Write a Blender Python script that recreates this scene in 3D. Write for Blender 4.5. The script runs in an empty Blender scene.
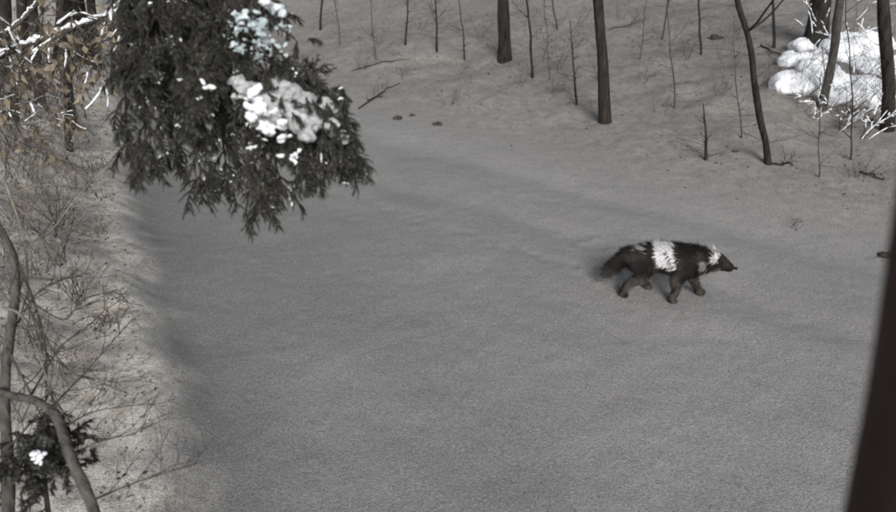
import bpy, math, random, bmesh
import numpy as np
from mathutils import Vector, noise, Matrix
R = random.Random(7)
scene = bpy.context.scene
scene.view_settings.view_transform = 'Standard'
scene.view_settings.look = 'None'
scene.view_settings.exposure = 0

# ------------------------------------------------------------------ camera
H = 3.8; PITCH = math.radians(28); FPX = 640.0
cam = bpy.data.cameras.new("camera"); camo = bpy.data.objects.new("camera", cam)
scene.collection.objects.link(camo)
camo.location = (0, 0, H); camo.rotation_euler = (math.pi/2-PITCH, 0, 0)
cam.sensor_width = 36; cam.lens = 36*FPX/896; cam.clip_end = 600; cam.clip_start = 0.02
cam.dof.use_dof = True; cam.dof.focus_distance = 4.8; cam.dof.aperture_fstop = 1.6
scene.camera = camo
C, S = math.cos(PITCH), math.sin(PITCH)

# ------------------------------------------------------------------ terrain
def soft(t, k=0.3): return 0.5*(t+math.sqrt(t*t+k*k))
def sstep(a, b, x):
    x = max(0, min(1, (x-a)/(b-a))); return x*x*(3-2*x)
def nz(x, y, sc, seed=0): return noise.noise(Vector((x*sc+seed, y*sc-seed*1.7, seed*0.37)))
def s_far(x, y): return .643*x+.765*y-9.67 + 0.5*nz(x, y, .35, 3)
def t_left(x, y):
    yy = max(y, 0.5)
    return ((-1.75-.5*(yy-3.2)+0.22*nz(x, y, .9, 9)) - x)*.88
tracks = []
def terr(x, y, detail=True):
    s = s_far(x, y); t = t_left(x, y)
    z = .15*soft(s, .8) - 0.06
    if s > 0:
        z += sstep(0, 3, s)*(.16*nz(x, y, .5, 1)+.09*nz(x, y, 1.5, 2)+.35*nz(x, y, .14, 5))
    z += 0.5*min(soft(t, .25), 2.2+0.2*soft(t-2.2, .5)) if t > -2 else 0
    z += .12*math.exp(-((t-.22)/.24)**2)
    if t > 0: z += sstep(0, .8, t)*(.10*nz(x, y, 1.4, 4)+.06*nz(x, y, 3.6, 8))
    for c0, w in ((-1.1, .35), (-2.7, .35)):
        z -= .04*math.exp(-((s-c0)/w)**2)
    z += .025*nz(x, y, .7, 6)+.012*nz(x, y, 2.5, 7)
    if detail:
        z += .007*nz(x, y, 7, 11)
        for (tx, ty, dp) in tracks:
            d2 = (x-tx)**2+(y-ty)**2
            if d2 < .06:
                z -= dp*math.exp(-d2/.006)
    return z
def at(u, v, d):
    a = (u-448)/FPX; b = (256-v)/FPX
    return Vector((d*a, d*(C+S*b), H+d*(-S+C*b)))
def site(u, v):
    d = 1.5
    while d < 120:
        p = at(u, v, d)
        if p.z <= terr(p.x, p.y, False): break
        d += .03
    return Vector((p.x, p.y, terr(p.x, p.y, False))), d

p0, _ = site(380, 205); p1, _ = site(640, 292)
for i in range(34):
    f = i/33; q = p0.lerp(p1, f); n = Vector((p1.y-p0.y, p0.x-p1.x, 0)).normalized()
    q = q + n*(.06 if i % 2 else -.06) + Vector((R.uniform(-.08, .08), R.uniform(-.08, .08), 0))
    tracks.append((q.x, q.y, .015))
for i in range(22):   # churned snow just behind the dog
    q, _ = site(R.uniform(570, 640), R.uniform(238, 290)); tracks.append((q.x, q.y, R.uniform(-.03, .04)))

N = 520
ts = np.linspace(-1, 1, N)
gx = 11*ts + 110*np.sign(ts)*np.abs(ts)**7
gy = 9 + 11*ts + 110*np.sign(ts)*np.abs(ts)**7
verts = []; zone_shade = []
for j in range(N):
    for i in range(N):
        x, y = float(gx[i]), float(gy[j])
        verts.append((x, y, terr(x, y)))
        s = s_far(x, y); t = t_left(x, y)
        zone_shade.append((sstep(-.14, .34, t+0.22*nz(x, y, 2, 21)+.10*nz(x, y, 6, 23)), sstep(-.8, 1.5, s), sstep(-1.5, -.1, t)*(1-sstep(-.1, .2, t)), 1))  # channels: bank, woods, and a painted shade band at the road's left
faces = [(j*N+i, j*N+i+1, (j+1)*N+i+1, (j+1)*N+i) for j in range(N-1) for i in range(N-1)]
me = bpy.data.meshes.new("snowy_ground"); me.from_pydata(verts, [], faces)
me.shade_smooth()
ca = me.color_attributes.new("zone", 'FLOAT_COLOR', 'POINT')
ca.data.foreach_set("color", np.array(zone_shade, dtype=np.float32).ravel())
ground = bpy.data.objects.new("snowy_ground", me); scene.collection.objects.link(ground)

# ------------------------------------------------------------------ materials
def newmat(name, rough=.8, spec=.2):
    m = bpy.data.materials.new(name); m.use_nodes = True
    nt = m.node_tree; b = nt.nodes["Principled BSDF"]
    b.inputs["Roughness"].default_value = rough
    b.inputs["Specular IOR Level"].default_value = spec
    return m, nt, b
def N_(nt, typ, **kw):
    n = nt.nodes.new(typ)
    for k, v in kw.items(): setattr(n, k, v)
    return n
def noisetex(nt, co, scale, detail=4, rough=.6):
    n = N_(nt, 'ShaderNodeTexNoise'); n.inputs['Scale'].default_value = scale
    n.inputs['Detail'].default_value = detail; n.inputs['Roughness'].default_value = rough
    nt.links.new(co, n.inputs['Vector']); return n
def ramp(nt, fac, stops):
    r = N_(nt, 'ShaderNodeValToRGB'); cr = r.color_ramp
    while len(cr.elements) < len(stops): cr.elements.new(.5)
    for e, (p, c) in zip(cr.elements, stops):
        e.position = p; e.color = (*c, 1) if len(c) == 3 else c
    nt.links.new(fac, r.inputs['Fac']); return r
def mix(nt, fac, a, b, mode='MIX'):
    m = N_(nt, 'ShaderNodeMix', data_type='RGBA', blend_type=mode)
    for sock, v in ((m.inputs[0], fac), (m.inputs[6], a), (m.inputs[7], b)):
        if isinstance(v, (int, float)): sock.default_value = v
        elif isinstance(v, tuple): sock.default_value = (*v, 1)
        else: nt.links.new(v, sock)
    return m.outputs[2]
def bump(nt, b, h, strength, dist, prev=None):
    n = N_(nt, 'ShaderNodeBump'); n.inputs['Strength'].default_value = strength
    n.inputs['Distance'].default_value = dist; nt.links.new(h, n.inputs['Height'])
    if prev: nt.links.new(prev, n.inputs['Normal'])
    nt.links.new(n.outputs[0], b.inputs['Normal']); return n.outputs[0]
def simple(name, c1, c2, scale, rough=.85, bs=.4, bd=.01, stretch=None, detail=3):
    m, nt, b = newmat(name, rough)
    co = N_(nt, 'ShaderNodeTexCoord').outputs['Object']
    if stretch:
        mp = N_(nt, 'ShaderNodeMapping'); mp.inputs['Scale'].default_value = stretch
        nt.links.new(co, mp.inputs['Vector']); co = mp.outputs[0]
    n = noisetex(nt, co, scale, detail)
    r = ramp(nt, n.outputs['Fac'], [(.3, c1), (.7, c2)])
    nt.links.new(r.outputs[0], b.inputs['Base Color'])
    if bs > 0: bump(nt, b, n.outputs['Fac'], bs, bd)
    return m

gm, nt, b = newmat("packed_snow", .75, .10)
co = N_(nt, 'ShaderNodeTexCoord').outputs['Object']
at_ = N_(nt, 'ShaderNodeAttribute', attribute_name="zone")
sep = N_(nt, 'ShaderNodeSeparateColor'); nt.links.new(at_.outputs['Color'], sep.inputs[0])
nb = noisetex(nt, co, .55, 3, .55); nm = noisetex(nt, co, 5, 4, .65); nf = noisetex(nt, co, 42, 3, .85); nk = noisetex(nt, co, 130, 1, .8)
road = ramp(nt, nb.outputs['Fac'], [(.3, (.222, .217, .211)), (.7, (.262, .257, .250))]).outputs[0]
edge_shade = N_(nt, 'ShaderNodeMath', operation='MULTIPLY'); nt.links.new(sep.outputs[2], edge_shade.inputs[0]); edge_shade.inputs[1].default_value = .75  # shade beside the bank, put into the road colour
road = mix(nt, edge_shade.outputs[0], road, (.172, .169, .165))
bank = ramp(nt, nm.outputs['Fac'], [(.36, (.30, .28, .245)), (.58, (.49, .47, .43))]).outputs[0]
wood = ramp(nt, nm.outputs['Fac'], [(.35, (.178, .168, .156)), (.65, (.248, .237, .223))]).outputs[0]
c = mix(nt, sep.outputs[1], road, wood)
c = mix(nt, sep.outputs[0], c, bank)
vor = noisetex(nt, co, 16, 2, .6)
lit = ramp(nt, vor.outputs['Fac'], [(.61, (0, 0, 0)), (.67, (1, 1, 1))]).outputs[0]
mx = N_(nt, 'ShaderNodeMath', operation='MAXIMUM')
nt.links.new(sep.outputs[0], mx.inputs[0]); nt.links.new(sep.outputs[1], mx.inputs[1])
lm = N_(nt, 'ShaderNodeMath', operation='MULTIPLY'); nt.links.new(lit, lm.inputs[0]); nt.links.new(mx.outputs[0], lm.inputs[1])
lm2 = N_(nt, 'ShaderNodeMath', operation='MULTIPLY'); nt.links.new(lm.outputs[0], lm2.inputs[0]); lm2.inputs[1].default_value = .5
c = mix(nt, lm2.outputs[0], c, (.08, .066, .052))
gr = ramp(nt, nf.outputs['Fac'], [(.3, (.72, .72, .72)), (.7, (1.26, 1.26, 1.26))]).outputs[0]
c = mix(nt, 1.0, c, gr, 'MULTIPLY')
gk = ramp(nt, nk.outputs['Fac'], [(.3, (.56, .56, .59)), (.7, (1.46, 1.45, 1.41))]).outputs[0]
c = mix(nt, 1.0, c, gk, 'MULTIPLY')
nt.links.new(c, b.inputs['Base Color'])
p = bump(nt, b, nm.outputs['Fac'], .3, .05)
bump(nt, b, nf.outputs['Fac'], .8, .013, p)
me.materials.append(gm)

def snowmat(name, c1, c2):
    m, nt, b = newmat(name, .6, .3)
    co = N_(nt, 'ShaderNodeTexCoord').outputs['Object']; n = noisetex(nt, co, 14, 4)
    nt.links.new(ramp(nt, n.outputs['Fac'], [(.35, c1), (.65, c2)]).outputs[0], b.inputs['Base Color'])
    n2 = noisetex(nt, co, 60, 3, .7); bump(nt, b, n2.outputs['Fac'], .7, .015); return m
snow = snowmat("bright_snow", (.88, .90, .93), (.95, .965, .99))  # clean snow, near-white so it clips; tone stands in for local glare
greysnow = snowmat("grey_snow", (.28, .285, .285), (.50, .51, .515))  # grey body of the bough clump; its glare is painted by whiter lumps
icy = snowmat("icy_snow", (.30, .36, .365), (.66, .74, .75))
bark = simple("bark_dark", (.009, .008, .007), (.044, .038, .033), 16, .9, .9, .04, (1, 1, .2))
bark2 = simple("bark_grey", (.04, .037, .033), (.118, .108, .097), 22, .9, .7, .03, (1, 1, .3))
twigm = simple("twig", (.03, .026, .021), (.085, .074, .062), 18, bs=0)
paletwig = simple("pale_twig", (.10, .09, .075), (.25, .23, .195), 18, bs=0)
leafm = simple("dead_leaf", (.10, .08, .056), (.27, .23, .175), 9, bs=0)
postm = simple("smooth_bark", (.030, .018, .015), (.050, .033, .028), 6, .8, .3, .01)
needle1 = simple("needles_dark", (.022, .024, .020), (.055, .059, .048), 12, bs=0, detail=1)
needle2 = simple("needles_light", (.085, .087, .073), (.205, .206, .175), 12, bs=0, detail=1)
rockm = simple("stone", (.03, .027, .024), (.08, .074, .066), 10)

# ------------------------------------------------------------------ mesh builder
class MB:
    def __init__(s, mats): s.v = []; s.f = []; s.m = []; s.mats = mats
    def tube(s, pts, rad, sides=6, mat=0, cap=True):
        n0 = len(s.v); k = len(pts); up = None
        for i, p in enumerate(pts):
            d = (pts[min(i+1, k-1)]-pts[max(i-1, 0)])
            if d.length < 1e-9: d = Vector((0, 0, 1))
            d.normalize()
            if up is None:
                up = d.orthogonal().normalized()
            else:
                up = (up-d*up.dot(d)); up = up.normalized() if up.length > 1e-6 else d.orthogonal().normalized()
            w = d.cross(up)
            for j in range(sides):
                a = 2*math.pi*j/sides
                s.v.append(p+(up*math.cos(a)+w*math.sin(a))*rad[i])
        for i in range(k-1):
            for j in range(sides):
                a = n0+i*sides+j; b_ = n0+i*sides+(j+1) % sides
                s.f.append((a, b_, b_+sides, a+sides)); s.m.append(mat)
        if cap:
            s.f.append(tuple(n0+(k-1)*sides+j for j in range(sides))); s.m.append(mat)
            s.f.append(tuple(n0+sides-1-j for j in range(sides))); s.m.append(mat)
    def tri(s, a, b_, c_, mat=0):
        n = len(s.v); s.v += [a, b_, c_]; s.f.append((n, n+1, n+2)); s.m.append(mat)
    def leaf(s, p, d, L, w, mat, curl=.3):
        d = d.normalized(); side = d.cross(Vector((R.gauss(0, 1), R.gauss(0, 1), R.gauss(0, 1)))).normalized(); up = d.cross(side)
        n = len(s.v)
        s.v += [p, p+d*L*.45+side*w*.5+up*L*curl*.4, p+d*L+up*L*R.uniform(-.3, .3), p+d*L*.45-side*w*.5+up*L*curl*.4, p+d*L*.5]
        s.f += [(n, n+1, n+4), (n+1, n+2, n+4), (n+2, n+3, n+4), (n+3, n, n+4)]; s.m += [mat]*4
    def build(s, name, smooth=True, parent=None):
        m = bpy.data.meshes.new(name); m.from_pydata([tuple(q) for q in s.v], [], s.f)
        for mt in s.mats: m.materials.append(mt)
        m.polygons.foreach_set("material_index", s.m)
        if smooth: m.shade_smooth()
        o = bpy.data.objects.new(name, m); scene.collection.objects.link(o)
        if parent: o.parent = parent
        return o
def rv(k=1): return Vector((R.gauss(0, k), R.gauss(0, k), R.gauss(0, k)))
def curve(pts, n):
    out = []; P = [pts[0]]+list(pts)+[pts[-1]]
    for i in range(1, len(P)-2):
        for j in range(n):
            t = j/n; a, b_, c_, d = P[i-1], P[i], P[i+1], P[i+2]
            out.append(.5*((2*b_)+(c_-a)*t+(2*a-5*b_+4*c_-d)*t*t+(3*b_-a-3*c_+d)*t**3))
    out.append(Vector(P[-2])); return out

def grow(mb, p, d, L, r, lvl, mat=0, up=.15, leaf=0, leafmat=1, snowmat=None, wig=.18, kids=(3, 5), leafL=.05, sr=.013):
    k = max(4, int(L/.12)) if L < 2 else 12
    pts = [p.copy()]; rad = [r]; dd = d.normalized()
    for i in range(k):
        dd = (dd+rv(wig*.5)+Vector((0, 0, up*.3))).normalized()
        pts.append(pts[-1]+dd*L/k); rad.append(max(r*(1-.8*(i+1)/k), .0012))
    mb.tube(pts, rad, 6 if r > .02 else 4, mat)
    if snowmat is not None and r < .05:
        i = 0
        while i < len(pts)-2:
            ln = R.randint(1, 3)
            if R.random() < .45:
                seg = curve(pts[i:i+ln+1], 3)
                mb.tube([q+Vector((0, 0, rad[i]*.8+.004)) for q in seg], [max(.002, (sr if 0 < j < len(seg)-1 else sr*.3)*R.uniform(.35, 1.3)) for j in range(len(seg))], 5, snowmat)
            i += ln+R.randint(0, 1)
    if leaf:
        for i in range(1, len(pts)):
            if R.random() < leaf:
                mb.leaf(pts[i], rv(.6)+Vector((0, 0, -.9)), leafL*R.uniform(.6, 1.3), leafL*.55, leafmat)
    if lvl > 0:
        for _ in range(R.randint(*kids)):
            f = R.uniform(.25, .95); i = int(f*k); base = pts[i]
            dirv = (pts[min(i+1, k)]-pts[i-1 if i else 0]).normalized()
            side = dirv.cross(rv()).normalized()
            nd = (dirv*.8+side*R.uniform(.5, 1)).normalized()
            grow(mb, base, nd, L*R.uniform(.35, .6), max(rad[i]*.6, .0015), lvl-1, mat, up, leaf, leafmat, snowmat, wig, kids, leafL, sr)

# ------------------------------------------------------------------ bare trees on the slope
def bare_tree(base, top_pt, d0, width_px, name="bare_tree", height=8, mat=None, bend=0, low=5):
    r = width_px*d0/FPX/2
    thin = r < .06
    mb = MB([mat or bark, leafm, snow])
    ax = (top_pt-base); ax = ax/ax.z
    pts = []; rad = []; n = 20
    for i in range(n+1):
        z = height*i/n
        wk = .07 if not thin else .11
        w = Vector((nz(z, base.x, .7, 31)+.4*nz(z, base.x, 2.2, 33), nz(z, base.y, .7, 47), 0))*wk*min(1, z)
        pts.append(base+ax*z+w+Vector((0, 0, -.12 if i == 0 else 0)) + Vector((bend*math.sin(z*1.1), 0, 0)))
        rad.append(r*(1.3 if i == 0 else 1)*(1-.75*z/height)*(1+.08*R.uniform(-1, 1)))
    cp = curve(pts, 3)
    mb.tube(cp, np.interp(np.arange(3*n+1)/3, np.arange(n+1), rad).tolist(), 12 if not thin else 6)
    for _ in range(9 if not thin else 6):
        i = R.randint(int(n*.3), n-1); an = R.uniform(0, 6.28)
        grow(mb, pts[i], Vector((math.cos(an), math.sin(an), .7)), height*R.uniform(.15, .3), max(rad[i]*.45, .005), 2, 0, .3, kids=(2, 4))
    for _ in range(low):
        i = R.randint(1, max(2, int(n*.35))); an = R.uniform(0, 6.28)
        grow(mb, pts[i], Vector((math.cos(an), math.sin(an), .2)), R.uniform(.3, .8), .005, 1, 0, .1, kids=(1, 3))
    return mb.build(name)
def tree_px(u0, v0, u1, v1, w, **kw):
    b0, d = site(u0, v0)
    a = (u1-448)/FPX; bb = (256-v1)/FPX
    dd = b0.y/(C+S*bb); q = at(u1, v1, dd)
    if q.z-b0.z < .2: q = b0+Vector((0, 0, 1))
    return bare_tree(b0, q, d, w, **kw)
tree_px(606, 122, 597, 10, 11.5, height=9)
tree_px(770, 165, 742, 10, 6.5, height=7, bend=.02)
tree_px(505, 60, 503, 5, 12.5, height=10)
tree_px(816, 42, 820, 2, 20, height=10, mat=bark)
tree_px(889, 130, 884, 5, 12, height=9)
tree_px(822, 108, 836, 30, 9, height=6, mat=bark2)
for (a_, b_, c_, d_, w_) in [(577, 105, 568, 35, 2.4), (533, 78, 524, 5, 2.6), (706, 160, 706, 105, 3.4), (675, 108, 671, 10, 1.4), (742, 138, 737, 60, 1.5),
        (702, 55, 698, 5, 2.0), (775, 48, 770, 2, 2.8), (437, 52, 433, 10, 2.4), (376, 60, 372, 10, 1.7), (405, 45, 408, 5, 2.2), (558, 30, 552, 2, 1.8), (662, 40, 670, 3, 1.7),
        (465, 60, 458, 5, 1.6), (550, 80, 543, 20, 1.2), (820, 178, 822, 110, 1.5), (852, 160, 849, 80, 1.5), (640, 60, 648, 5, 1.2), (340, 45, 336, 5, 1.7), (320, 30, 323, 2, 2.6)]:
    tree_px(a_, b_, c_, d_, w_, name="sapling", height=R.uniform(1.4, 4.0) if w_ < 2.5 and a_ != 706 else 4.5 if a_ != 706 else .95, mat=R.choice([bark, twigm, bark2]) if w_ < 2.3 else bark, low=9)
for (a_, b_, w_) in [(12, 120, 7), (40, 105, 9), (68, 150, 6), (74, 128, 9), (98, 70, 9), (112, 84, 5), (28, 60, 16), (130, 50, 10), (60, 60, 14), (160, 40, 12), (5, 80, 14), (85, 60, 14)]:
    tree_px(a_, b_, a_+R.uniform(-8, 8), b_-60, w_, height=8)

# ------------------------------------------------------------------ shrubs & brush
def shrub(u, v, stems=6, L=.9, r=.008, leaf=0, mats=None, snowed=False, lean=None, name="bare_shrub", leafL=.05, lvl=2, spread=.5):
    b0, d = site(u, v)
    mb = MB(mats or [twigm, leafm, snow])
    for _ in range(stems):
        an = R.uniform(0, 6.28)
        dr = Vector((math.cos(an)*spread, math.sin(an)*spread, 1))
        if lean: dr += lean
        grow(mb, b0+Vector((R.uniform(-.1, .1), R.uniform(-.1, .1), -.05)), dr, L*R.uniform(.6, 1.15), r, lvl, 0, .05, leaf, 1, 2 if snowed else None, .3, (2, 4), leafL, .010)
    return mb.build(name)
for (u, v, L) in [(520, 85, .9), (560, 70, .8), (600, 50, .9), (660, 110, .6), (800, 110, 1), (690, 60, .8), (640, 85, .7), (450, 105, .6), (740, 40, 1), (860, 180, .5), (360, 70, .7), (400, 80, .6), (480, 40, 1), (420, 30, 1), (795, 230, .3), (540, 40, 1), (580, 25, 1), (620, 20, 1), (380, 45, .9), (460, 75, .7), (720, 95, .5), (780, 80, .8), (500, 60, .8), (545, 60, .8), (575, 50, .9), (525, 30, 1), (595, 80, .8), (555, 95, .6), (760, 90, .8), (730, 70, .8)]:
    shrub(u, v, 4, L, .005, .06, leafL=.04)
for (u, v, L) in [(20, 230, .9), (50, 200, .9), (60, 260, .6), (15, 300, .8), (80, 190, .7), (40, 160, 1.1), (75, 300, .5), (30, 350, .6), (95, 235, .4), (10, 180, 1.1), (70, 150, .9), (100, 330, .35), (60, 380, .5), (8, 260, .9), (35, 275, .7), (25, 140, 1.2), (55, 130, 1.2), (5, 150, 1.2), (85, 140, .9), (20, 110, 1.3), (50, 100, 1.3), (45, 235, .8), (22, 200, 1), (60, 225, .7), (100, 170, .5), (30, 180, 1), (60, 175, .9)]:
    shrub(u, v, 7, L, .0055, .16, [paletwig if R.random() < .5 else twigm, leafm, snow], lean=Vector((.15, .1, 0)), leafL=.04, name="leafy_shrub")
for (u, v, L) in [(805, 95, 1.2), (845, 105, 1.3), (875, 110, 1.5), (890, 125, 1.3), (860, 80, 1.8), (830, 60, 1.5), (815, 120, 1.0), (865, 140, .9), (885, 90, 1.6), (800, 75, 1.4), (840, 130, .8), (850, 115, 1.2), (825, 100, 1.1)]:
    shrub(u, v, 5, L, .007, 0, [bark, leafm, snow], snowed=R.random() < .6, name="snowy_shrub", lvl=2, spread=.7)

def lumps(name, balls, voxel, mat, disp=.02, nsc=6, parent=None):
    bm = bmesh.new()
    for (c_, r3) in balls:
        M = Matrix.Translation(c_) @ Matrix.Diagonal((*r3, 1))
        bmesh.ops.create_icosphere(bm, subdivisions=2, radius=1, matrix=M)
    m = bpy.data.meshes.new(name); bm.to_mesh(m); bm.free()
    o = bpy.data.objects.new(name, m); scene.collection.objects.link(o)
    md = o.modifiers.new("r", 'REMESH'); md.mode = 'VOXEL'; md.voxel_size = voxel
    sm = o.modifiers.new("s", 'SMOOTH'); sm.iterations = 5
    dg = bpy.context.evaluated_depsgraph_get(); m2 = bpy.data.meshes.new_from_object(o.evaluated_get(dg))
    o.modifiers.clear(); o.data = m2; bpy.data.meshes.remove(m)
    for v_ in m2.vertices:
        n_ = noise.noise_vector(v_.co*nsc)+noise.noise_vector(v_.co*nsc*2.7)*.6+noise.noise_vector(v_.co*nsc*6)*.3
        v_.co += n_*disp
    m2.materials.clear(); m2.materials.append(mat); m2.shade_smooth()
    if parent: o.parent = parent
    return o
balls = []
for (u, v, w) in [(805, 88, .5), (825, 75, .6), (850, 90, .65), (865, 70, .55), (845, 60, .6), (880, 50, .55), (812, 65, .5), (835, 100, .4), (870, 100, .4), (860, 45, .6), (820, 50, .55), (890, 70, .5)]:
    q, d = site(u, v)
    for _ in range(3):
        k = R.uniform(.5, .95)
        balls.append((q+Vector((R.gauss(0, .2), R.gauss(0, .2), .05)), (w*.8*k, w*.9*k, w*.5*k)))
lumps("snow_mound", balls, .06, snow, .10, 2.2)

for (u, v, r_) in [(398, 119, .08), (438, 125, .075), (715, 39, .12), (412, 116, .05), (735, 152, .04), (885, 257, .06)]:
    q, d = site(u, v); bm = bmesh.new(); bmesh.ops.create_icosphere(bm, subdivisions=3, radius=1)
    for v_ in bm.verts:
        v_.co *= 1+.7*noise.noise(v_.co*1.6+Vector((u, 0, 0))); v_.co = Vector((v_.co.x*r_*1.3, v_.co.y*r_, v_.co.z*r_*.7))+q+Vector((0, 0, r_*.05))
    m = bpy.data.meshes.new("rock"); bm.to_mesh(m); bm.free(); m.materials.append(rockm)
    scene.collection.objects.link(bpy.data.objects.new("rock", m))
for pa, pb, w in [((358, 110), (398, 84), .02), ((368, 100), (384, 97), .015), ((772, 166), (796, 165), .02), ((858, 172), (885, 180), .02), ((352, 72), (412, 58), .015), ((760, 45), (790, 60), .02), ((610, 30), (650, 18), .015), ((878, 254), (893, 262), .015)]:
    a3, _ = site(*pa); b3, _ = site(*pb); mb = MB([bark, leafm, snow])
    pts = []
    for i in range(9):
        q = a3.lerp(b3, i/8)+rv(.03); q.z = terr(q.x, q.y)+w*.3+.03*math.sin(i/8*3.1); pts.append(q)
    mb.tube(pts, [w*(1-.6*i/8) for i in range(9)], 7)
    for _ in range(5):
        grow(mb, pts[R.randint(2, 7)], rv()+Vector((0, 0, .8)), .3, .005, 1)
    mb.build("fallen_branch")

mb = MB([leafm, bark, paletwig])
for _ in range(11000):
    if R.random() < .7:
        x = R.uniform(-9, 12); y = R.uniform(5, 26)
        if s_far(x, y) < R.uniform(-.8, 3) or nz(x, y, .8, 61) < R.uniform(-.5, .2): continue
        mt = 1 if R.random() < .75 else 0; L = R.uniform(.015, .06)
    else:
        y = R.uniform(1.5, 15); x = -1.75-.5*(y-3.2)-abs(R.gauss(0, 1.5))
        if t_left(x, y) < .25: continue
        mt = R.choice([0, 0, 1, 2]); L = R.uniform(.015, .045)
    q = Vector((x, y, terr(x, y)+.006))
    mb.leaf(q, Vector((R.gauss(0, 1), R.gauss(0, 1), .2)), L, L*.6, mt)
mb.build("leaf_litter")

# ------------------------------------------------------------------ spruce with overhanging bough
spruce = bpy.data.objects.new("spruce_tree", None); scene.collection.objects.link(spruce)
mb = MB([bark])
tb = Vector((-3.9, .6, terr(-3.9, .6)-.1))
tp = [tb+Vector((.1*math.sin(i), .08*math.cos(i*1.3), i*.9)) for i in range(12)]
mb.tube(tp, [.2*(1-i/12.5)+.01 for i in range(12)], 12); mb.build("trunk", parent=spruce)

bough = MB([bark, needle1, needle2, snow])
def needles(mb, p, q, n, L, mat):
    d = (q-p); dl = d.length; d = d/dl
    for _ in range(n):
        f = R.random(); o = p+d*dl*f
        s_ = d.cross(rv()).normalized()
        nd = (d*R.uniform(.4, 1.0)+s_*R.uniform(.5, .9)+Vector((0, 0, -.1))).normalized()
        w = d.cross(nd).normalized()*.0013
        mb.tri(o-w, o+w, o+nd*L*R.uniform(.6, 1.15), mat)
dust = []
def spray(mb, p, d, L, lvl=1, dens=1.0, NL=.018, droop=.10):
    k = 7; pts = [p.copy()]; dd = d.normalized()
    for i in range(k):
        dd = (dd+rv(.08)+Vector((0, 0, -droop))).normalized(); pts.append(pts[-1]+dd*L/k)
    mb.tube(pts, [.0035*(1-i/(k+1))+.001 for i in range(k+1)], 4, 0, False)
    if droop < .2: dust.append(pts[k//2])
    mt = 1 if R.random() < .55 else 2
    for i in range(k):
        needles(mb, pts[i], pts[i+1], int(15*dens*L/.2)+1, NL, mt if R.random() < .8 else 3-mt)
    if lvl > 0:
        for i in range(1, k):
            for sgn in (-1, 1):
                if R.random() < .85:
                    dv = (pts[i]-pts[i-1]).normalized(); side = dv.cross(Vector((0, 0, 1))+rv(.6)).normalized()*sgn
                    spray(mb, pts[i], dv*.8+side*.8, L*.5*(1-.5*i/k)*R.uniform(.7, 1.2), lvl-1, dens, NL, droop)
limb = curve([tp[5], Vector((-2.6, 1.6, 4.75)), at(150, -110, 2.5), at(215, -20, 2.45), at(260, 40, 2.4), at(310, 100, 2.35)], 8)
bough.tube(limb, [.045*(1-i/len(limb))+.006 for i in range(len(limb))], 8, 0)
targets = [((130, -60), (126, 145), 2.5), ((150, -60), (146, 162), 2.35), ((170, -50), (172, 158), 2.6), ((185, -30), (200, 176), 2.4), ((200, -10), (228, 180), 2.5),
           ((220, 0), (258, 203), 2.35), ((240, 30), (282, 184), 2.45), ((255, 60), (304, 168), 2.3), ((285, 80), (326, 164), 2.4), ((300, 95), (348, 164), 2.35),
           ((160, -60), (138, 60), 2.3), ((200, -20), (165, 90), 2.7), ((240, 0), (205, 100), 2.25), ((250, 20), (230, 120), 2.6), ((270, 60), (268, 130), 2.5),
           ((210, -40), (270, 10), 2.5), ((300, 95), (338, 135), 2.3), ((180, -60), (180, 50), 2.6), ((150, -80), (150, 20), 2.6), ((190, -60), (220, 60), 2.7), ((175, -40), (185, 120), 2.3), ((290, 90), (345, 150), 2.3)]
for (s0, e0, d) in targets:
    a3 = at(*s0, 2.45); b3 = at(*e0, d)
    md_ = a3.lerp(b3, .5)+rv(.03)+Vector((0, 0, .06))
    pts = curve([a3, md_, b3], 8); L = (b3-a3).length
    bough.tube(pts, [.009*(1-i/len(pts))+.002 for i in range(len(pts))], 5, 0)
    for i in range(2, len(pts)):
        dv = (pts[i]-pts[i-1]).normalized()
        for _ in range(3):
            side = dv.cross(rv()).normalized()
            spray(bough, pts[i], dv*.8+side*.85, R.uniform(.07, .16), 1, droop=.12)
# sprigs that poke up through and around the lying snow
for _ in range(46):
    u = R.uniform(248, 345); v = 80+(u-248)*.38+R.gauss(0, 26)
    spray(bough, at(u, v, R.uniform(2.17, 2.3)), Vector((.5, -.2, -.5))+rv(.5), R.uniform(.05, .10), 1, droop=.15)
dd_ = [q for q in dust if R.random() < .018]
for q in dd_:
    for _ in range(R.randint(1, 3)):
        o = q+rv(.008); l = R.uniform(.006, .018); e = o+rv(l*.7)
        r0 = R.uniform(.0015, .0045)
        bough.tube([o-rv(.002), o.lerp(e, .5)+Vector((0, 0, .003)), e], [r0*.6, r0, r0*.5], 6, 3)
bough.build("overhanging_bough", smooth=False, parent=spruce)
ob = MB([bark, needle1, needle2])
for i in range(16):
    z = R.uniform(3.2, 9.5); an = R.uniform(2.2, 5.4)
    base = tb+Vector((0, 0, z)); L = 1.9*(1-z/12)+.3
    e = base+Vector((math.cos(an)*L, math.sin(an)*L, -.25*L)); pts = curve([base, base.lerp(e, .5)+Vector((0, 0, .15)), e], 6)
    ob.tube(pts, [.02*(1-j/len(pts))+.003 for j in range(len(pts))], 5, 0)
    for j in range(2, len(pts)):
        dv = (pts[j]-pts[j-1]).normalized()
        for _ in range(2): spray(ob, pts[j], dv+dv.cross(rv()).normalized()*.9, R.uniform(.25, .45), 0, .4, .035, .25)
ob.build("upper_boughs", smooth=False, parent=spruce)

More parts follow.
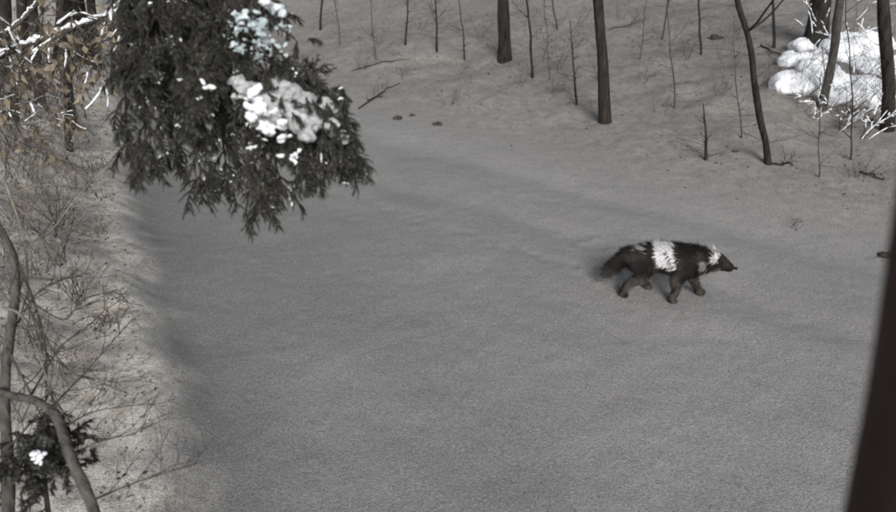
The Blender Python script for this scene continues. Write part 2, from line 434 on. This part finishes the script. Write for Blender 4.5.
def snowpatch(name, items, d, parent, mat=snow, vox=.006, disp=.010, n=9, kr=(.25, .6), sp=1.0):
    bl = []
    for (u, v, r_) in items:
        for _ in range(n):
            k = R.uniform(*kr)*r_
            bl.append((at(u+R.gauss(0, r_*150*sp), v+R.gauss(0, r_*110*sp), d+R.uniform(-.06, .06)), (k*1.2, k*1.1, k*.75)))
    return lumps(name, bl, vox, mat, disp, 26, parent)
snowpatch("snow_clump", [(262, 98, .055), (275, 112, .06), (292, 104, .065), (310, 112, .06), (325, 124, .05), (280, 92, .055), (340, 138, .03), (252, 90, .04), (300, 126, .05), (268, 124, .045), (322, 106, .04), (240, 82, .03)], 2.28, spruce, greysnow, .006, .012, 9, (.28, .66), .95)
snowpatch("snow_highlight", [(260, 110, .04), (268, 128, .036), (254, 98, .035), (262, 120, .035), (292, 157, .02), (282, 138, .02), (252, 146, .014)], 2.20, spruce, snow, .005, .012, 9, (.25, .6), 1.1)  # overexposed core of the clump, put in as whiter lumps
snowpatch("snow_cap", [(245, 20, .04), (262, 38, .045), (272, 10, .045), (275, 50, .035), (240, 45, .035), (285, 28, .03), (255, 58, .025), (235, 30, .03), (258, 25, .04)], 2.22, spruce, icy, .0045, .012, 20, (.12, .28))
snowpatch("snow_bit", [(208, 88, .02), (200, 100, .014), (222, 170, .014), (344, 183, .012), (165, 175, .008), (235, 75, .02), (268, 3, .03), (205, 82, .015)], 2.2, spruce, snow, .005, .008, 4)

# ------------------------------------------------------------------ snowy beech twigs, upper left
beech = MB([bark2, leafm, snow])
bp = curve([Vector((-5.2, 2.0, 2.0)), Vector((-4.2, 2.6, 3.2)), at(-60, 80, 3.6), at(0, 55, 3.4), at(60, 33, 3.3), at(135, 6, 3.2), at(200, -30, 3.2)], 8)
bt = curve([Vector((-5.2, 2.0, terr(-5.2, 2.0)-.1)), Vector((-5.1, 2.1, 1.5)), Vector((-5.2, 2.0, 3.4)), Vector((-5.0, 2.2, 6.5))], 6)
beech.tube(bt, [.09*(1-i/len(bt))+.01 for i in range(len(bt))], 9)
beech.tube(bp, [.022*(1-i/len(bp))+.006 for i in range(len(bp))], 7)
def snowline(pts, r0):
    fine = curve(pts, 5)
    beech.tube([q+Vector((0, 0, r0*.8))+rv(.003) for q in fine], [max(.002, r0*(.75+.9*noise.noise(q*14))) for q in fine], 7, 2)
snowline(bp[12:], .018)
bp2 = curve([bp[14], at(-10, 40, 3.3), at(40, 0, 3.3), at(60, -30, 3.3)], 8)
beech.tube(bp2, [.010]*len(bp2), 6); snowline(bp2, .012)
for i in range(12, len(bp)-1):
    for _ in range(4):
        grow(beech, bp[i], rv()+Vector((.3, 0, -.6)), R.uniform(.2, .5), .004, 1, 0, -.2, .45 if R.random() < .7 else .1, 1, 2 if R.random() < .2 else None, .3, (2, 4), .055, .006)
for (u, v) in [(0, 75), (20, 85), (5, 110), (30, 60), (60, 50), (90, 60), (100, 35), (75, 75), (110, 60), (15, 30), (50, 15), (85, 15), (10, 140), (30, 120), (45, 90), (65, 100), (20, 150), (40, 70)]:
    grow(beech, at(u-15, v-15, 3.5), rv()+Vector((.4, 0, -.3)), .45, .004, 2, 0, -.05, .24, 1, 2 if R.random() < .25 else None, .3, (2, 4), .05, .004)
beech.build("beech_tree")

# ------------------------------------------------------------------ near grey stems and low evergreen, lower left
st = MB([bark2, leafm, snow, twigm, paletwig])
g1 = curve([at(8, 560, 2.6), at(8, 470, 2.6), at(5, 380, 2.7), at(16, 270, 2.8), at(-6, 215, 2.9), at(-30, 120, 3)], 8)
st.tube([Vector((g1[0].x, g1[0].y, terr(g1[0].x, g1[0].y)-.05))]+g1, [.03]+[.026*(1-.6*i/len(g1))*R.uniform(.9, 1.1) for i in range(len(g1))], 10)
g2 = curve([at(110, 560, 2.4), at(92, 505, 2.4), at(70, 455, 2.45), at(57, 418, 2.5), at(38, 402, 2.55), at(15, 396, 2.6), at(-30, 385, 2.7)], 6)
st.tube([Vector((g2[0].x, g2[0].y, terr(g2[0].x, g2[0].y)-.05))]+g2, [.03]+[.022*(1-.4*i/len(g2))*R.uniform(.88, 1.12) for i in range(len(g2))], 10)
def twigline(uv, d, r, k=.5, mat=3):
    pts = curve([at(u, v, d)+rv(.012) for u, v in uv], 6)
    st.tube(pts, [r*(1-.7*i/len(pts)) for i in range(len(pts))], 5, mat)
    for i in range(3, len(pts)-1):
        if R.random() < k:
            dv = (pts[i+1]-pts[i-1]).normalized()
            grow(st, pts[i], dv+dv.cross(rv()).normalized()*.8, R.uniform(.08, .24), r*.45, 1, mat, .05, .02, 1, None, .3, (1, 3), .025)
for uv, d, r in [([(85, 500), (140, 482), (202, 462)], 2.5, .005), ([(60, 425), (100, 392), (162, 350)], 2.6, .005), ([(60, 430), (95, 410), (150, 405)], 2.6, .004),
        ([(50, 415), (85, 370), (132, 318)], 2.7, .005), ([(30, 395), (60, 350), (90, 330)], 2.7, .006), ([(10, 330), (45, 290), (90, 270)], 2.8, .005),
        ([(18, 280), (40, 330), (70, 370), (110, 380)], 2.8, .005), ([(0, 310), (30, 330), (60, 420)], 2.7, .008), ([(5, 230), (30, 300), (50, 350), (48, 400)], 2.8, .008),
        ([(5, 450), (40, 400), (60, 340)], 2.6, .005), ([(0, 200), (40, 180), (90, 190)], 3, .005), ([(10, 250), (50, 230), (80, 200), (110, 160)], 3, .005), ([(5, 180), (25, 240), (30, 300)], 2.9, .007), ([(70, 460), (100, 440), (140, 430)], 2.5, .004),
        ([(0, 350), (30, 380), (50, 440)], 2.6, .006), ([(20, 420), (60, 380), (100, 350)], 2.6, .004), ([(30, 300), (60, 320), (80, 300), (120, 290)], 2.8, .004)]:
    twigline(uv, d, r, .8, R.choice([3, 3, 0, 4]))
st.build("grey_stemmed_bush")
ev = bpy.data.objects.new("low_evergreen_bush", None); scene.collection.objects.link(ev)
lb = MB([bark, needle1, needle2]); c0 = at(42, 455, 2.55)
root = Vector((c0.x-.3, c0.y-.1, terr(c0.x-.3, c0.y-.1)-.05))
lb.tube([root, root.lerp(c0, .5), c0], [.02, .015, .008], 6)
for _ in range(150):
    e = c0+Vector((R.gauss(0, .065), R.gauss(0, .08), R.gauss(0, .055)))
    spray(lb, e, rv(), R.uniform(.05, .10), 1, 1.3, .014)
lb.build("foliage", smooth=False, parent=ev)
snowpatch("snow_clump", [(38, 455, .022), (36, 462, .016)], 2.32, ev, snow, .004, .004)

# ------------------------------------------------------------------ close tree trunk at right
mb = MB([postm]); sx = .022
pp = curve([Vector((.50, .25, terr(.5, .25)-.1)), Vector((.50, .27, 1.5)), Vector((.508, .33, 2.8)), Vector((.518, .43, 3.30)), Vector((.552, .55, 3.565)), Vector((.582, .64, 3.75)), Vector((.66, .9, 4.6)), Vector((.7, 1.0, 7))], 8)
pp = [q+Vector((sx, 0, 0)) for q in pp]
mb.tube(pp, [.13]*len(pp), 32); mb.build("tree_trunk")

# ------------------------------------------------------------------ dog
def build_dog(loc, heading, scale):
    sk = []; ed = []; rd = []
    def chain(parent, lst):
        prev = parent
        for (x, y, z, r_) in lst:
            sk.append((x, y, z)); rd.append(r_)
            if prev is not None: ed.append((prev, len(sk)-1))
            prev = len(sk)-1
        return prev
    chain(None, [(-.27, 0, .515, .170)])
    chain(0, [(-.12, 0, .505, .168), (.04, 0, .49, .172), (.19, 0, .48, .183), (.31, 0, .50, .155), (.40, 0, .515, .128), (.49, 0, .515, .112), (.57, 0, .485, .075), (.63, 0, .455, .048), (.675, 0, .44, .038)])
    chain(0, [(-.40, 0, .47, .085), (-.47, 0, .39, .065), (-.53, 0, .31, .065), (-.59, 0, .25, .05), (-.64, 0, .22, .02)])
    chain(0, [(-.27, -.11, .41, .112), (-.21, -.125, .30, .074), (-.37, -.13, .18, .042), (-.41, -.13, .05, .038), (-.35, -.13, .03, .040)])
    chain(0, [(-.25, .10, .41, .107), (-.12, .115, .29, .068), (-.19, .12, .16, .040), (-.15, .12, .05, .037), (-.09, .12, .03, .040)])
    chain(3, [(.20, -.12, .40, .092), (.11, -.125, .30, .060), (.14, -.13, .17, .044), (.10, -.13, .05, .039), (.16, -.13, .03, .041)])
    chain(3, [(.24, .11, .40, .092), (.25, .115, .30, .060), (.35, .12, .17, .043), (.41, .12, .06, .037), (.47, .12, .035, .041)])
    m = bpy.data.meshes.new("body"); m.from_pydata(sk, ed, [])
    o = bpy.data.objects.new("body_tmp", m); scene.collection.objects.link(o)
    md = o.modifiers.new("skin", 'SKIN'); md.use_smooth_shade = True
    for i, sv in enumerate(m.skin_vertices[0].data):
        r_ = rd[i]; sv.radius = (r_, r_); sv.use_root = (i == 0)
    s2 = o.modifiers.new("sub", 'SUBSURF'); s2.levels = 3; s2.render_levels = 3
    dg = bpy.context.evaluated_depsgraph_get(); m2 = bpy.data.meshes.new_from_object(o.evaluated_get(dg))
    bpy.data.objects.remove(o)
    V = [v_.co.copy() for v_ in m2.vertices]; F = [tuple(p_.vertices) for p_ in m2.polygons]
    def col(p_):
        x, y, z = p_; z = z+.03; k = noise.noise(Vector((x*11, y*11, z*11)))*.04
        g = noise.noise(Vector((x*8, y*8, z*8)))
        dark = Vector((.021, .0185, .017))*(1+4*max(0, g))
        sx_ = x+.30*(z-.55)
        if -.11+k < sx_ < .10+k and z > .48+k and y < .03+k:
            if abs(sx_-.015-.35*(.60-z)) < .014 and z < .64: return Vector((.12, .11, .105))
            return Vector((.66, .65, .66))
        if -.33+k < x < -.20+k and z > .60+k and y < .06:
            return Vector((.34, .33, .33)) if noise.noise(Vector((x*30, y*30, z*30))) > -.05 else dark
        if .43+k < x < .52+k and z > .595+k: return Vector((.52, .50, .48))
        if .33 < x < .39+k and y < -.04 and .49 < z < .59: return Vector((.27, .26, .24))
        if .46 < x < .54 and y < -.03 and .44 < z < .51: return Vector((.13, .12, .11))
        if z < .33 and noise.noise(Vector((x*20, y*9, z*12))) > .1: return Vector((.075, .068, .06))
        return dark
    for sg in (-1, 1):
        n = len(V); c_ = Vector((.46, sg*.075, .595))
        V.extend([c_+Vector((.035, -.03*sg, 0)), c_+Vector((-.03, -.03*sg, 0)), c_+Vector((-.02, .03*sg, -.01)), c_+Vector((.03, .025*sg, -.01)), c_+Vector((-.015, .015*sg, .07))])
        F.extend([(n, n+1, n+4), (n+1, n+2, n+4), (n+2, n+3, n+4), (n+3, n, n+4)])
    cols = [col(v_) for v_ in V]
    polys = [p_ for p_ in m2.polygons]; areas = np.array([p_.area for p_ in polys]); cum = np.cumsum(areas)/areas.sum()
    for _ in range(42000):
        p_ = polys[min(len(polys)-1, int(np.searchsorted(cum, R.random())))]
        vs = [m2.vertices[i].co for i in p_.vertices]; w = [R.random()+.01 for _ in vs]; sw = sum(w)
        q = sum((v_*w_ for v_, w_ in zip(vs, w)), Vector())/sw; nn = p_.normal
        flow = Vector((-1, 0, -.45))
        if q.z < .32: flow = Vector((-.2, 0, -1))
        flow = (flow-nn*flow.dot(nn)); flow = flow.normalized() if flow.length > .05 else Vector((-1, 0, 0))
        L = .060*R.uniform(.5, 1.35)
        if q.x < -.36 and q.z > .2: L *= 1.4
        if q.z < .27 and q.x > -.42: L *= .5
        if q.x > .52: L *= .35
        if .28 < q.x < .45: L *= 1.2
        d = (flow*1.0+nn*.48+rv(.28)).normalized(); sd = d.cross(nn).normalized()*.003
        n = len(V); V.extend([q-sd, q+sd, q+d*L]); F.append((n, n+1, n+2)); cc = col(q)*R.uniform(.65, 1.4); cols.extend([cc]*3)
    mm = bpy.data.meshes.new("dog"); mm.from_pydata([tuple(v_) for v_ in V], [], F)
    ca = mm.color_attributes.new("coat", 'FLOAT_COLOR', 'POINT')
    ca.data.foreach_set("color", np.array([(*c_, 1) for c_ in cols], dtype=np.float32).ravel())
    mt, nt, b = newmat("dog_fur", .75, .12)
    a_ = N_(nt, 'ShaderNodeAttribute', attribute_name="coat"); nt.links.new(a_.outputs['Color'], b.inputs['Base Color'])
    mm.materials.append(mt); mm.shade_smooth()
    do = bpy.data.objects.new("dog", mm); scene.collection.objects.link(do)
    do.location = loc; do.rotation_euler = (0, 0, heading); do.scale = (scale,)*3
    nm_, nt, b = newmat("dog_nose", .35, .5); b.inputs['Base Color'].default_value = (.01, .01, .01, 1)
    bm = bmesh.new()
    bmesh.ops.create_uvsphere(bm, u_segments=12, v_segments=8, radius=.019, matrix=Matrix.Translation((.698, 0, .452)))
    for sg in (-1, 1): bmesh.ops.create_uvsphere(bm, u_segments=12, v_segments=8, radius=.012, matrix=Matrix.Translation((.562, sg*.052, .528)))
    m3 = bpy.data.meshes.new("nose_and_eyes"); bm.to_mesh(m3); bm.free(); m3.materials.append(nm_)
    e = bpy.data.objects.new("nose_and_eyes", m3); scene.collection.objects.link(e); e.parent = do
    return do
q, d = site(660, 296)
q.z -= .02
build_dog(q, math.radians(-14), 1.05)
mb = MB([snow, gm])
for _ in range(500):
    x = q.x-.35+R.gauss(0, .4); y = q.y+.15+R.gauss(0, .25); r_ = R.uniform(.004, .013); c_ = Vector((x, y, terr(x, y)+r_*.3))
    n = len(mb.v); mb.v += [c_+Vector((r_, 0, 0)), c_+Vector((0, r_, 0)), c_+Vector((-r_, 0, 0)), c_+Vector((0, -r_, 0)), c_+Vector((0, 0, r_)), c_-Vector((0, 0, r_))]
    for i in range(4): mb.f += [(n+i, n+(i+1) % 4, n+4), (n+(i+1) % 4, n+i, n+5)]; mb.m += [1, 1]
mb.build("snow_crumbs")

# ------------------------------------------------------------------ light
SE, SA = math.radians(33), math.radians(180)
w = bpy.data.worlds.new("World"); scene.world = w; w.use_nodes = True; nt = w.node_tree
bg = nt.nodes["Background"]; sky = nt.nodes.new('ShaderNodeTexSky'); sky.sky_type = 'NISHITA'; sky.sun_disc = False
sky.sun_elevation = SE; sky.sun_rotation = SA
hs = nt.nodes.new('ShaderNodeHueSaturation'); hs.inputs['Saturation'].default_value = .35
nt.links.new(sky.outputs[0], hs.inputs['Color']); nt.links.new(hs.outputs[0], bg.inputs['Color'])
bg.inputs['Strength'].default_value = .12
sun = bpy.data.lights.new("sun", 'SUN'); sun.energy = 3.7; sun.angle = math.radians(26); sun.color = (1, .975, .945)
so = bpy.data.objects.new("sun", sun); scene.collection.objects.link(so)
so.rotation_euler = (math.pi/2-SE, 0, math.radians(8))
